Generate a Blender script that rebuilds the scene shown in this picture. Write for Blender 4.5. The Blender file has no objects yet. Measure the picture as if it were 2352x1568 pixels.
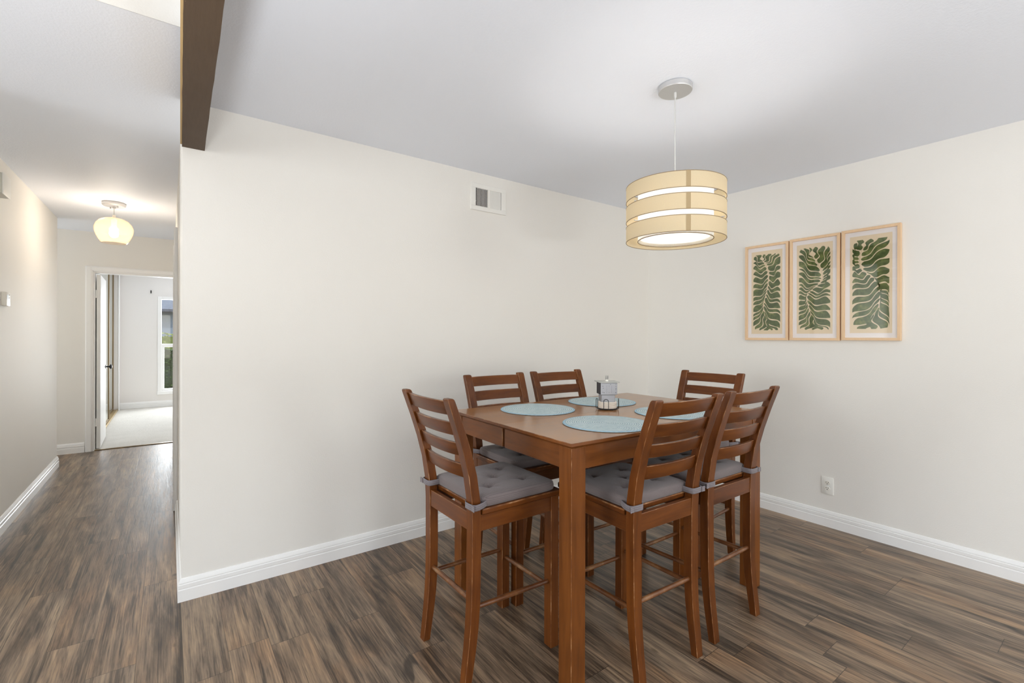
import bpy, bmesh, math, random
from mathutils import Vector, Matrix
random.seed(7)
PI = math.pi
scene = bpy.context.scene
COL = scene.collection
V = Vector

# ------------------------------------------------------------------ helpers
def bx(bm, x0, x1, y0, y1, z0, z1, bev=0.0, seg=1, wear=0, mat=0):
    vs = [bm.verts.new(p) for p in ((x0,y0,z0),(x1,y0,z0),(x1,y1,z0),(x0,y1,z0),(x0,y0,z1),(x1,y0,z1),(x1,y1,z1),(x0,y1,z1))]
    fs = [bm.faces.new([vs[i] for i in f]) for f in ((0,3,2,1),(4,5,6,7),(0,1,5,4),(1,2,6,5),(2,3,7,6),(3,0,4,7))]
    for f in fs: f.material_index = mat
    if bev > 0:
        es = list({e for f in fs for e in f.edges})
        bmesh.ops.bevel(bm, geom=es, offset=bev, segments=seg, affect='EDGES', profile=0.5, material=wear)

def loft(bm, rings, cap=True, closed=False, mat=0):
    R = [[bm.verts.new(p) for p in r] for r in rings]
    n = len(R[0]); out = []
    pairs = list(zip(R, R[1:])) + ([(R[-1], R[0])] if closed else [])
    for a, b in pairs:
        for i in range(n):
            out.append(bm.faces.new((a[i], a[(i+1) % n], b[(i+1) % n], b[i])))
    if cap and not closed:
        out.append(bm.faces.new(R[0][::-1])); out.append(bm.faces.new(R[-1]))
    for f in out: f.material_index = mat
    return out

def sharp_bevel(bm, off, ang=50, seg=1, wear=0):
    bmesh.ops.recalc_face_normals(bm, faces=bm.faces)
    es = [e for e in bm.edges if len(e.link_faces) == 2 and e.calc_face_angle() > math.radians(ang)]
    bmesh.ops.bevel(bm, geom=es, offset=off, segments=seg, affect='EDGES', profile=0.5, material=wear, clamp_overlap=True)

def lathe(bm, prof, seg=48, cx=0, cy=0, mat=0, closed=False):
    rings = []
    for k in range(seg):
        a = 2*PI*k/seg
        rings.append([(cx+r*math.cos(a), cy+r*math.sin(a), z) for r, z in prof])
    R = [[bm.verts.new(p) for p in r] for r in rings]
    n = len(prof)
    for k in range(seg):
        a, b = R[k], R[(k+1) % seg]
        for i in range(n if closed else n-1):
            j = (i+1) % n
            f = bm.faces.new((a[i], b[i], b[j], a[j])); f.material_index = mat
    bmesh.ops.remove_doubles(bm, verts=bm.verts, dist=1e-6)

def tube(bm, pts, r, seg=10, closed=False, mat=0):
    pts = [V(p) for p in pts]; n = len(pts); rings = []
    prev = None
    for i, p in enumerate(pts):
        a = pts[(i-1) % n] if (closed or i > 0) else p
        b = pts[(i+1) % n] if (closed or i < n-1) else p
        t = (b-a).normalized()
        if prev is None:
            u = t.orthogonal().normalized()
        else:
            u = (prev - t*prev.dot(t)).normalized()
        prev = u; w = t.cross(u)
        rr = r[i] if isinstance(r, (list, tuple)) else r
        rings.append([p + (u*math.cos(2*PI*k/seg) + w*math.sin(2*PI*k/seg))*rr for k in range(seg)])
    loft(bm, rings, cap=not closed, closed=closed, mat=mat)

def strip(bm, path, z0, z1, th):
    """a band standing on edge along a plan path"""
    P = [V((p[0], p[1], 0)) for p in path]; rings = []
    for i, p in enumerate(P):
        t = (P[min(i+1, len(P)-1)] - P[max(i-1, 0)]).normalized(); nrm = V((-t.y, t.x, 0))
        a, b = p + nrm*th/2, p - nrm*th/2
        rings.append([(a.x, a.y, z0), (a.x, a.y, z1), (b.x, b.y, z1), (b.x, b.y, z0)])
    loft(bm, rings)

def obj(name, bm, mats, parent=None, loc=(0,0,0), rotz=0, smooth=35):
    bmesh.ops.recalc_face_normals(bm, faces=bm.faces)
    me = bpy.data.meshes.new(name); bm.to_mesh(me); bm.free()
    for m in (mats if isinstance(mats, (list, tuple)) else [mats]): me.materials.append(m)
    if smooth:
        me.polygons.foreach_set('use_smooth', [True]*len(me.polygons))
        me.set_sharp_from_angle(angle=math.radians(smooth))
    o = bpy.data.objects.new(name, me); COL.objects.link(o)
    o.location = loc; o.rotation_euler = (0, 0, rotz)
    if parent: o.parent = parent
    return o

def tag(o, label, cat, group=None):
    o['label'] = label; o['category'] = cat
    if group: o['group'] = group
    return o
def thing(name, label, cat, loc=(0,0,0), rotz=0, group=None):
    o = bpy.data.objects.new(name, None); COL.objects.link(o); o.empty_display_size = .1
    o.location = loc; o.rotation_euler = (0,0,rotz)
    return tag(o, label, cat, group)
def struct(name, bm, m, parent=None, label=None, cat=None, smooth=35):
    o = obj(name, bm, m, parent, smooth=smooth)
    o['kind'] = 'structure'
    if label: o['label'] = label
    if cat: o['category'] = cat
    return o
def dup(root, loc, rotz, label):
    r = root.copy(); COL.objects.link(r); r.location = loc; r.rotation_euler = (0,0,rotz); r['label'] = label
    for ch in list(root.children):
        c = ch.copy(); COL.objects.link(c); c.parent = r
        for g in list(ch.children):
            d = g.copy(); COL.objects.link(d); d.parent = c
    return r
B = bmesh.new

# ------------------------------------------------------------------ materials
def s2l(c): return tuple(((x/255)/12.92 if x/255 <= .04045 else ((x/255+.055)/1.055)**2.4) for x in c)
class NT:
    def __init__(s, name):
        s.m = bpy.data.materials.new(name); s.m.use_nodes = True; s.t = s.m.node_tree
        s.t.nodes.clear(); s.out = s.n('ShaderNodeOutputMaterial')
    def n(s, typ, **kw):
        n = s.t.nodes.new(typ)
        for k, v in kw.items():
            if k.startswith('i_'): n.inputs[k[2:].replace('_', ' ')].default_value = v
            else: setattr(n, k, v)
        return n
    def l(s, a, b): s.t.links.new(a, b)
    def put(s, sock, v):
        if hasattr(v, 'is_linked') or isinstance(v, bpy.types.NodeSocket): s.l(v, sock)
        else: sock.default_value = v
    def math(s, op, a, b=0.0):
        n = s.n('ShaderNodeMath', operation=op); s.put(n.inputs[0], a); s.put(n.inputs[1], b); return n.outputs[0]
    def mix(s, f, a, b, blend='MIX'):
        n = s.n('ShaderNodeMix', data_type='RGBA', blend_type=blend)
        s.put(n.inputs[0], f); s.put(n.inputs[6], a if not isinstance(a, tuple) else (*a, 1)); s.put(n.inputs[7], b if not isinstance(b, tuple) else (*b, 1))
        return n.outputs[2]
    def ramp(s, f, stops):
        n = s.n('ShaderNodeValToRGB'); s.l(f, n.inputs[0]); e = n.color_ramp.elements
        while len(e) < len(stops): e.new(.5)
        for i, (p, c) in enumerate(stops):
            e[i].position = p; e[i].color = (*c, 1) if len(c) == 3 else c
        return n.outputs[0]
    def noise(s, vec, scale, detail=3, rough=.5, dist=0.0):
        n = s.n('ShaderNodeTexNoise'); n.inputs['Scale'].default_value = scale; n.inputs['Detail'].default_value = detail
        n.inputs['Roughness'].default_value = rough; n.inputs['Distortion'].default_value = dist
        if vec is not None: s.l(vec, n.inputs['Vector'])
        return n.outputs[0]
    def coord(s, scale=(1,1,1), which='Object'):
        tc = s.n('ShaderNodeTexCoord'); mp = s.n('ShaderNodeMapping'); mp.inputs['Scale'].default_value = scale
        s.l(tc.outputs[which], mp.inputs['Vector']); return mp.outputs[0]
    def bump(s, h, strength=.2, dist=.002):
        n = s.n('ShaderNodeBump'); n.inputs['Strength'].default_value = strength; n.inputs['Distance'].default_value = dist
        s.l(h, n.inputs['Height']); return n.outputs[0]
    def pbr(s, color, rough=.5, metal=0.0, coat=0.0, spec=.5, normal=None, coat_rough=.1, sheen=0):
        p = s.n('ShaderNodeBsdfPrincipled')
        s.put(p.inputs['Base Color'], (*color, 1) if isinstance(color, tuple) else color)
        s.put(p.inputs['Roughness'], rough); p.inputs['Metallic'].default_value = metal
        p.inputs['Coat Weight'].default_value = coat; p.inputs['Coat Roughness'].default_value = coat_rough
        p.inputs['Specular IOR Level'].default_value = spec; p.inputs['Sheen Weight'].default_value = sheen
        if normal is not None: s.l(normal, p.inputs['Normal'])
        return p.outputs[0]
    def schlick(s, f0):
        lw = s.n('ShaderNodeLayerWeight'); lw.inputs['Blend'].default_value = .5
        return s.math('ADD', s.math('MULTIPLY', s.math('POWER', lw.outputs['Facing'], 5.0), 1-f0), f0)
    def done(s, sh): s.l(sh, s.out.inputs[0]); return s.m

def plain(name, rgb, rough=.5, metal=0, spec=.5, coat=0, bump=None):
    t = NT(name); nrm = None
    vec = t.coord()
    c = t.mix(t.math('MULTIPLY', t.noise(vec, 9, 2), .08), s2l(rgb), tuple(x*.8 for x in s2l(rgb)))
    if bump: nrm = t.bump(t.noise(vec, bump[0], 3, .6), bump[1], bump[2])
    return t.done(t.pbr(c, rough, metal, coat, spec, nrm))

WALL = s2l((236, 233, 227)); 
def wall_mat(name, rgb, sc=140, st=.22):
    t = NT(name); vec = t.coord()
    n1 = t.noise(vec, sc, 3, .55); n2 = t.noise(vec, 1.3, 2)
    c = t.mix(t.math('MULTIPLY', n2, .06), rgb, tuple(x*.9 for x in rgb))
    return t.done(t.pbr(c, .62, spec=.3, normal=t.bump(n1, st, .003)))
m_wall = wall_mat('wall_paint', WALL)
m_ceil = wall_mat('ceiling_paint', s2l((240, 244, 252)), 110, .3)
m_white = plain('white_trim_paint', (243, 242, 240), .35)
m_door = plain('white_door_paint', (243, 243, 242), .3)

def wood(name, axis, dark=(.060,.0158,.0025), mid=(.122,.0335,.0047), light=(.182,.0545,.0082), rough=.36, coat=.12):
    t = NT(name)
    sc = [26, 26, 26]; sc[axis] = 2.2
    vec = t.coord(tuple(sc))
    oi = t.n('ShaderNodeObjectInfo')
    va = t.n('ShaderNodeVectorMath', operation='ADD'); t.l(vec, va.inputs[0])
    cx = t.n('ShaderNodeCombineXYZ')
    for i in range(3): t.l(t.math('MULTIPLY', oi.outputs['Random'], 37.0), cx.inputs[i])
    t.l(cx.outputs[0], va.inputs[1])
    g = t.noise(va.outputs[0], 1.6, 6, .6, .6)
    broad = t.noise(t.coord((3, 3, 3)), 1.5, 2)
    f = t.math('ADD', t.math('MULTIPLY', g, .62), t.math('MULTIPLY', broad, .38))
    f = t.math('ADD', f, t.math('MULTIPLY', t.math('SUBTRACT', oi.outputs['Random'], .5), .10))
    c = t.ramp(f, [(.3, dark), (.5, mid), (.72, light)])
    scr = t.noise(t.coord((60, 60, 60)), 3.0, 2)
    c = t.mix(t.ramp(scr, [(.745, (0,0,0)), (.79, (.4,.4,.4))]), c, (.36, .19, .09))
    rg = t.math('ADD', t.math('MULTIPLY', g, .14), rough-.06)
    return t.done(t.pbr(c, rg, coat=coat, spec=.28, coat_rough=.16, normal=t.bump(g, .06, .001)))
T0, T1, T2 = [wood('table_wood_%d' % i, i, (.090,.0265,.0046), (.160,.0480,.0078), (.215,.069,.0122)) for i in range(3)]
W0, W1, W2 = wood('stained_wood_across', 0), wood('stained_wood_deep', 1), wood('stained_wood_upright', 2)
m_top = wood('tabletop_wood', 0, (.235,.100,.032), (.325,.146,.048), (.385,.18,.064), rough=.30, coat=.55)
t = NT('worn_wood_edge')
wn = t.noise(t.coord((18, 18, 18)), 1.0, 3, .6)
m_wear = t.done(t.pbr(t.ramp(wn, [(.40, (.12,.038,.010)), (.56, (.25,.10,.032)), (.72, (.50,.29,.15))]), .4, coat=.2))
t = NT('rubbed_rung_wood')
wn = t.noise(t.coord((5, 5, 5)), 1.3, 4, .65)
m_rung = t.done(t.pbr(t.ramp(wn, [(.38, (.085,.026,.008)), (.55, (.17,.062,.019)), (.72, (.34,.18,.075))]), .3, coat=.4, coat_rough=.15))

# floor planks run along y
t = NT('vinyl_planks')
tc = t.n('ShaderNodeTexCoord'); sx = t.n('ShaderNodeSeparateXYZ'); t.l(tc.outputs['Object'], sx.inputs[0])
PW, PL = .15, 1.22
u = t.math('DIVIDE', t.math('ADD', sx.outputs[0], 20.085), PW); row = t.math('FLOOR', u); fu = t.math('FRACT', u)
wn = t.n('ShaderNodeTexWhiteNoise', noise_dimensions='1D'); t.l(row, wn.inputs['W'])
v = t.math('DIVIDE', t.math('ADD', t.math('ADD', sx.outputs[1], 20.0), t.math('MULTIPLY', wn.outputs['Value'], PL)), PL)
cl = t.math('FLOOR', v); fv = t.math('FRACT', v)
cb = t.n('ShaderNodeCombineXYZ'); t.l(row, cb.inputs[0]); t.l(cl, cb.inputs[1])
w2 = t.n('ShaderNodeTexWhiteNoise', noise_dimensions='2D'); t.l(cb.outputs[0], w2.inputs['Vector'])
sc = t.n('ShaderNodeVectorMath', operation='SCALE'); sc.inputs['Scale'].default_value = 31.0; t.l(w2.outputs['Color'], sc.inputs[0])
def grain(sxy, scale, detail, rough, dist):
    mp = t.n('ShaderNodeMapping'); mp.inputs['Scale'].default_value = (*sxy, 1); t.l(tc.outputs['Object'], mp.inputs['Vector'])
    ad = t.n('ShaderNodeVectorMath', operation='ADD'); t.l(mp.outputs[0], ad.inputs[0]); t.l(sc.outputs[0], ad.inputs[1])
    return t.noise(ad.outputs[0], scale, detail, rough, dist)
g1 = grain((30, 1.7), 1.5, 9, .70, .5)
g2 = grain((7.5, .95), 1.5, 4, .58, .9)
g3 = grain((95, 3.2), 1.5, 4, .65, .2)
warp = grain((4.5, .9), 1.0, 2, .5, .4)
ridge = t.math('SINE', t.math('ADD', t.math('MULTIPLY', sx.outputs[0], 2*PI/.0085), t.math('MULTIPLY', warp, 24.0)))
rmask = t.ramp(grain((5, .8), 1.3, 2, .5, .3), [(.42, (0,0,0)), (.60, (1,1,1))])
crack = t.ramp(grain((70, 2.1), 1.3, 3, .6, .5), [(.60, (0,0,0)), (.68, (1,1,1))])
tan = t.ramp(grain((4, 1.1), 1.2, 3, .6, .6), [(.50, (0,0,0)), (.68, (1,1,1))])
f = t.math('ADD', t.math('ADD', t.math('MULTIPLY', g1, .38), t.math('MULTIPLY', g2, .44)), t.math('MULTIPLY', g3, .32))
f = t.math('ADD', f, t.math('MULTIPLY', t.math('SUBTRACT', w2.outputs['Value'], .5), .06))
f = t.math('ADD', f, t.math('MULTIPLY', t.math('MULTIPLY', ridge, rmask), .016))
c = t.ramp(f, [(.445, (.040,.0285,.0195)), (.52, (.112,.079,.053)), (.575, (.195,.141,.097)), (.635, (.285,.205,.134)), (.715, (.42,.30,.19))])
c = t.mix(t.math('MULTIPLY', tan, .42), c, t.mix(1.0, c, (1.28, 1.0, .74), 'MULTIPLY'))
c = t.mix(t.math('MULTIPLY', crack, .62), c, (.022,.016,.012))
hue = t.n('ShaderNodeSeparateColor'); t.l(w2.outputs['Color'], hue.inputs[0])
c = t.mix(t.math('MULTIPLY', hue.outputs[1], .45), c, t.mix(1.0, c, (1.0, .86, .72), 'MULTIPLY'))
knot = grain((14, 5.5), 1.0, 1, .4, .3)
c = t.mix(t.ramp(knot, [(.74, (0,0,0)), (.80, (.75,.75,.75))]), c, (.022,.015,.011))
eu = t.math('MINIMUM', fu, t.math('SUBTRACT', 1.0, fu)); ev = t.math('MINIMUM', fv, t.math('SUBTRACT', 1.0, fv))
seam = t.math('MAXIMUM', t.math('LESS_THAN', eu, .0065), t.math('LESS_THAN', ev, .0011))
c = t.mix(t.math('MULTIPLY', seam, .62), c, (.014,.010,.008))
hgt = t.math('SUBTRACT', t.math('ADD', t.math('ADD', t.math('MULTIPLY', g1, .6), t.math('MULTIPLY', g3, .8)), t.math('MULTIPLY', t.math('MULTIPLY', ridge, rmask), .09)), seam)
rg = t.math('ADD', t.math('MULTIPLY', g3, .22), .27)
m_floor = t.done(t.pbr(c, rg, spec=.5, normal=t.bump(hgt, .32, .0016)))

# carpet
t = NT('bedroom_carpet'); vec = t.coord()
cn = t.noise(vec, 55, 4, .7); cm = t.noise(vec, 6, 3)
m_carpet = t.done(t.pbr(t.mix(t.math('ADD', t.math('MULTIPLY', cn, .6), t.math('MULTIPLY', cm, .3)), s2l((226,222,214)), s2l((168,163,154))), .95, spec=.1, sheen=.3, normal=t.bump(cn, .8, .01)))

# ribbed cushion fabric: fine cords running front to back
t = NT('ribbed_cushion_fabric'); tc = t.n('ShaderNodeTexCoord'); sx = t.n('ShaderNodeSeparateXYZ'); t.l(tc.outputs['Object'], sx.inputs[0])
ph = t.math('MULTIPLY', t.math('ADD', sx.outputs[0], t.math('MULTIPLY', sx.outputs[2], 1.0)), 2*PI/.0060)
rib = t.math('ADD', t.math('MULTIPLY', t.math('SINE', ph), .5), .5)
line = t.math('POWER', t.math('SUBTRACT', 1.0, rib), 5.0)
vec = t.coord(); fn = t.noise(vec, 400, 2); fb = t.noise(vec, 14, 2)
c = t.mix(t.math('MULTIPLY', fb, .5), s2l((120,109,107)), s2l((103,94,95)))
c = t.mix(t.math('MULTIPLY', line, .45), c, s2l((62,57,62)))
c = t.mix(t.math('MULTIPLY', fn, .2), c, s2l((150,142,142)))
m_cush = t.done(t.pbr(c, .9, spec=.15, sheen=.25, normal=t.bump(t.math('ADD', rib, t.math('MULTIPLY', fn, .4)), .35, .0015)))
t = NT('ribbed_strap_fabric'); tc = t.n('ShaderNodeTexCoord'); sx = t.n('ShaderNodeSeparateXYZ'); t.l(tc.outputs['Object'], sx.inputs[0])
rib = t.math('ADD', t.math('MULTIPLY', t.math('SINE', t.math('MULTIPLY', sx.outputs[2], 2*PI/.0072)), .5), .5)
c = t.mix(t.math('MULTIPLY', t.math('POWER', t.math('SUBTRACT', 1.0, rib), 5.0), .5), s2l((128,121,124)), s2l((64,60,68)))
m_strap = t.done(t.pbr(c, .85, spec=.15, sheen=.2, normal=t.bump(rib, .3, .0012)))

# woven placemats: a round spiral braid
t = NT('woven_blue_placemat'); tc = t.n('ShaderNodeTexCoord'); sx = t.n('ShaderNodeSeparateXYZ'); t.l(tc.outputs['Object'], sx.inputs[0])
ln = t.n('ShaderNodeVectorMath', operation='LENGTH'); t.l(tc.outputs['Object'], ln.inputs[0]); R = ln.outputs['Value']
an = t.math('ARCTAN2', sx.outputs[1], sx.outputs[0])
ring = t.math('SINE', t.math('ADD', t.math('MULTIPLY', R, 2*PI/.0098), an))
tw = t.math('SINE', t.math('ADD', t.math('MULTIPLY', an, 62.0), t.math('MULTIPLY', R, 420.0)))
wv = t.math('MULTIPLY', t.math('ADD', ring, t.math('MULTIPLY', tw, .45)), .6)
nz = t.noise(t.coord(), 60, 3, .6); nb = t.noise(t.coord(), 7, 2)
mixf = t.math('ADD', t.math('MULTIPLY', t.math('ADD', wv, 1.0), .30), t.math('MULTIPLY', nz, .45))
c = t.ramp(mixf, [(.20, s2l((132,160,170))), (.42, s2l((172,196,204))), (.60, s2l((198,214,218))), (.80, s2l((238,242,240)))])
c = t.mix(t.math('MULTIPLY', nb, .35), c, s2l((190,206,198)))
c = t.mix(t.math('MULTIPLY', t.math('GREATER_THAN', R, .183), .6), c, s2l((150,190,212)))
m_mat = t.done(t.pbr(c, .85, spec=.2, normal=t.bump(wv, .5, .002)))

m_steel = plain('brushed_nickel', (222,222,222), .42, metal=1)
m_galv = plain('dull_grey_metal', (176,177,182), .42, metal=.55)
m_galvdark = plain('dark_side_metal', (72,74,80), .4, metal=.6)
m_black = plain('black_wire', (22,22,24), .4)
m_hole = plain('dark_hole', (16,14,13), .9, spec=.1)
m_ceramic = plain('cream_coaster', (240,230,218), .45)
m_plast = plain('white_plastic', (236,232,222), .35)
m_plast2 = plain('ivory_plastic', (238,236,230), .4)
m_grey = plain('grey_plastic', (120,120,120), .4)
m_cord = plain('clear_cord', (206,206,204), .35)
m_bronze = plain('bronze_frame', (128,108,78), .35, metal=.7)
m_gold = plain('gold_track', (176,152,104), .35, metal=.7)
m_knobblk = plain('black_knob', (18,17,17), .35)
m_frame = NT('pale_oak_frame'); _t = m_frame
_v = _t.coord((40, 40, 5)); _g = _t.noise(_v, 1.5, 4, .6)
m_frame = _t.done(_t.pbr(_t.mix(_g, s2l((238,208,172)), s2l((224,188,148))), .5, spec=.3))
m_matbd = plain('white_mat_board', (240,234,232), .8, spec=.1)
m_paper = plain('cream_print_paper', (232,212,180), .85, spec=.1)
t = NT('green_leaf_ink'); gn = t.noise(t.coord(), 28, 3, .6)
m_leaf = t.done(t.pbr(t.ramp(gn, [(.32, s2l((72,86,50))), (.5, s2l((88,101,62))), (.7, s2l((126,134,80)))]), .85, spec=.1))
def glassy(name, rough=.02, tint=(1,1,1), ior=1.45, fac=1.0):
    t = NT(name); fres = t.schlick(.04)
    tr = t.n('ShaderNodeBsdfTransparent'); tr.inputs[0].default_value = (*tint, 1)
    gl = t.n('ShaderNodeBsdfGlossy'); gl.inputs['Roughness'].default_value = rough
    mx = t.n('ShaderNodeMixShader'); t.l(t.math('MULTIPLY', fres, fac), mx.inputs[0]); t.l(tr.outputs[0], mx.inputs[1]); t.l(gl.outputs[0], mx.inputs[2])
    return t.done(mx.outputs[0])
m_glass = glassy('picture_glass')
m_pane = glassy('window_glass')
t = NT('mirror'); gl = t.n('ShaderNodeBsdfGlossy'); gl.inputs['Roughness'].default_value = .01; gl.inputs[0].default_value = (.86,.88,.86,1); m_mirror = t.done(gl.outputs[0])

def shade(name, rgb, transl=.5, weave=True, transp=0.0):
    t = NT(name); c = s2l(rgb)
    vec = t.coord((300, 300, 300)) ; n = t.noise(vec, 1.2, 3, .6)
    colr = t.mix(t.math('MULTIPLY', n, .35 if weave else .05), c, tuple(x*.72 for x in c))
    d = t.n('ShaderNodeBsdfDiffuse'); tl = t.n('ShaderNodeBsdfTranslucent'); t.l(colr, d.inputs[0]); t.l(colr, tl.inputs[0])
    mx = t.n('ShaderNodeMixShader'); mx.inputs[0].default_value = transl; t.l(d.outputs[0], mx.inputs[1]); t.l(tl.outputs[0], mx.inputs[2]); o = mx.outputs[0]
    if transp:
        tr = t.n('ShaderNodeBsdfTransparent'); m2 = t.n('ShaderNodeMixShader'); m2.inputs[0].default_value = transp
        t.l(o, m2.inputs[1]); t.l(tr.outputs[0], m2.inputs[2]); o = m2.outputs[0]
    return t.done(o)
m_band = shade('beige_shade_fabric', (236,222,192), .36)
m_seam = shade('doubled_shade_fabric', (190,168,132), .15)
m_inner = shade('white_inner_shade', (255,254,251), .94, False)
m_diff = shade('white_diffuser', (255,255,254), .95, False)
m_trimdk = plain('taupe_piping', (142,120,88), .7)
def bulb_mat(name, strength):
    t = NT(name); em = t.n('ShaderNodeEmission'); em.inputs[0].default_value = (1, .97, .925, 1); em.inputs[1].default_value = strength; return t.done(em.outputs[0])
m_bulb = bulb_mat('lit_bulb', 138.0); m_bulb_hall = bulb_mat('lit_bulb_hall', 140.0)
# amber frosted glass of the hallway pendant
t = NT('amber_frosted_glass'); tl = t.n('ShaderNodeBsdfTranslucent'); tl.inputs[0].default_value = (*s2l((244,206,164)), 1)
tr = t.n('ShaderNodeBsdfTransparent'); tr.inputs[0].default_value = (1, .955, .89, 1)
mx = t.n('ShaderNodeMixShader'); mx.inputs[0].default_value = .93; t.l(tl.outputs[0], mx.inputs[1]); t.l(tr.outputs[0], mx.inputs[2])
gl = t.n('ShaderNodeBsdfGlossy'); gl.inputs['Roughness'].default_value = .12
m3 = t.n('ShaderNodeMixShader'); t.l(t.schlick(.03), m3.inputs[0]); t.l(mx.outputs[0], m3.inputs[1]); t.l(gl.outputs[0], m3.inputs[2])
m_amber = t.done(m3.outputs[0])
t = NT('dark_brown_beam_paint'); vec = t.coord((60, 6, 60)); bn = t.noise(vec, 1.4, 5, .65); fl = t.noise(t.coord((40, 22, 40)), 1.5, 1)
c = t.mix(bn, s2l((92,74,56)), s2l((74,58,43)))
c = t.mix(t.ramp(fl, [(.775, (0,0,0)), (.80, (.7,.7,.7))]), c, s2l((170,140,110)))
m_beam = t.done(t.pbr(c, .6, spec=.3, normal=t.bump(bn, .3, .002)))
m_rawedge = plain('raw_plywood_edge', (190,160,112), .7)

# ------------------------------------------------------------------ room
XL, XR, YH, H = -4.518, -3.582, 3.532, 2.44
YE = 4.165                       # wall at the end of the hallway
def sbox(name, *ext, m=m_wall, **kw):
    bm = B(); bx(bm, *ext); return struct(name, bm, m, smooth=0, **kw)
sbox('floor', -8.0, 0.12, -6.6, 4.20, -.06, 0, m=m_floor)
sbox('floor_bedroom', -5.4, -1.0, 4.20, 7.90, -.06, .004, m=m_carpet)
sbox('wall_back', XR, .12, 0, .12, 0, H)
sbox('wall_right', 0, .12, -6.6, 0, 0, H)
# room ceiling right of the beam, hallway ceiling left of it
sbox('ceiling', XR+.002, .12, -6.6, .12, H, H+.1, m=m_ceil)
sbox('ceiling_hall', -6.0, XR+.002, -.657, YE+.1, H, H+.1, m=m_ceil)
sbox('ceiling_bedroom', -5.4, -1.0, YE+.1, 7.9, H, H+.1, m=m_ceil)
# raised entry ceiling left of the beam: two drops down to the beam and the hallway ceiling
sbox('wall_upper_back', -8.0, XR+.002, -.657, -.557, H+.1, 3.3)
bm = B(); bx(bm, -8.0, XR+.002, -.6575, -.656, H, H+.11); struct('trim_2', bm, m_wall, smooth=0)
sbox('wall_upper_right', XR+.002, XR+.10, -6.6, -.557, H+.1, 3.3)
sbox('ceiling_entry', -8.0, XR+.1, -6.6, -.557, 3.3, 3.4, m=m_ceil)
sbox('wall_entry_back', -8.0, XL-.1, .30, .40, 0, 3.3)
sbox('wall_hall_left', XL-.1, XL, .30, YH, 0, H)
sbox('wall_hall_return', -6.0, XL-.1, YH-.1, YH, 0, H)
bm = B(); bx(bm, -6.1, -6.0, YH-.1, YE+.1, 0, .45); bx(bm, -6.1, -6.0, YH-.1, YE+.1, 2.15, H); bx(bm, -6.1, -6.0, YH-.1, YH+.05, .45, 2.15); bx(bm, -6.1, -6.0, YE-.1, YE+.1, .45, 2.15); struct('wall_alcove', bm, m_wall, smooth=0)
sbox('wall_hall_right', XR, XR+.1, .12, YE+.1, 0, H)
DX0, DX1, DZ = -4.318, -3.50, 2.0
bm = B(); bx(bm, -6.0, DX0, YE, YE+.1, 0, H); bx(bm, DX0, XR, YE, YE+.1, DZ, H); struct('wall_hall_end', bm, m_wall, smooth=0)
# living room walls behind the camera, with their window openings
WB = [(-5.4, -3.1), (-2.2, -.6)]
bm = B()
bx(bm, -8, .12, -6.7, -6.6, 0, .25); bx(bm, -8, .12, -6.7, -6.6, 2.2, 3.4)
for a, b in ((-8, -5.4), (-3.1, -2.2), (-.6, .12)): bx(bm, a, b, -6.7, -6.6, .25, 2.2)
struct('wall_front', bm, m_wall, smooth=0)
bm = B()
bx(bm, -8.1, -8, -6.7, .4, 0, .6); bx(bm, -8.1, -8, -6.7, .4, 2.3, 3.4)
for a, b in ((-6.7, -5.2), (-3.4, -2.2), (.0, .4)): bx(bm, -8.1, -8, a, b, .6, 2.3)
struct('wall_left', bm, m_wall, smooth=0)
# bedroom
BY = 7.78
WX0, WX1, WZ0, WZ1 = -3.79, -2.55, .26, 1.97
bm = B(); bx(bm, -5.4, WX0, BY, BY+.12, 0, H); bx(bm, WX1, -1.0, BY, BY+.12, 0, H); bx(bm, WX0, WX1, BY, BY+.12, 0, WZ0); bx(bm, WX0, WX1, BY, BY+.12, WZ1, H)
struct('wall_bedroom_back', bm, wall_mat('bedroom_paint', s2l((233,229,225))), smooth=0)
m_bed = bpy.data.materials['bedroom_paint']
sbox('wall_bedroom_right', -1.1, -1.0, YE+.1, BY, 0, H, m=m_bed)
bm = B(); bx(bm, -4.47, -4.335, 7.62, BY, 0, H); bx(bm, -5.4, -4.47, 7.66, BY, 0, H); bx(bm, -4.47, -4.335, YE+.1, 7.62, 2.385, H); bx(bm, -5.4, -5.3, YE+.1, BY, 0, H); bx(bm, -4.47, -4.335, YE+.1, 4.98, 0, 2.385)
struct('wall_bedroom_left', bm, m_bed, smooth=0)
bm = B(); bx(bm, XR+.1, -1.0, YE, YE+.1, 0, H); struct('wall_bedroom_front', bm, m_bed, smooth=0)

# baseboards: stepped profile, (offset from wall, height)
PROF = [(0,0),(.015,0),(.015,.056),(.0115,.059),(.0115,.0615),(.0135,.064),(.0135,.080),(.0095,.083),(.0095,.0855),(.011,.088),(.0085,.098),(.005,.107),(0,.109)]
def baseboard(name, path):
    """path in plan, the wall on the right of the direction of travel"""
    bm = B(); P = [V((*p, 0)) for p in path]; rings = []
    for i, p in enumerate(P):
        d0 = (P[i]-P[i-1]).normalized() if i else (P[1]-P[0]).normalized()
        d1 = (P[i+1]-P[i]).normalized() if i < len(P)-1 else d0
        n0, n1 = V((-d0.y, d0.x, 0)), V((-d1.y, d1.x, 0))
        n = (n0+n1); n = n/(n.dot(n0)) if n.length > 1e-6 else n0
        rings.append([p + n*o + V((0,0,z)) for o, z in PROF])
    loft(bm, rings)
    struct(name, bm, m_white, smooth=25)
baseboard('baseboard_right', [(0, 0), (0, -6.6)][::-1])
baseboard('baseboard_back', [(-.0152, 0), (XR, 0), (XR, 1.35)])
baseboard('baseboard_hall_left', [(XL-.1, YH), (XL, YH), (XL, .3)])
baseboard('baseboard_hall_end', [(-4.384, YE), (-6.0, YE)])
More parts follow.
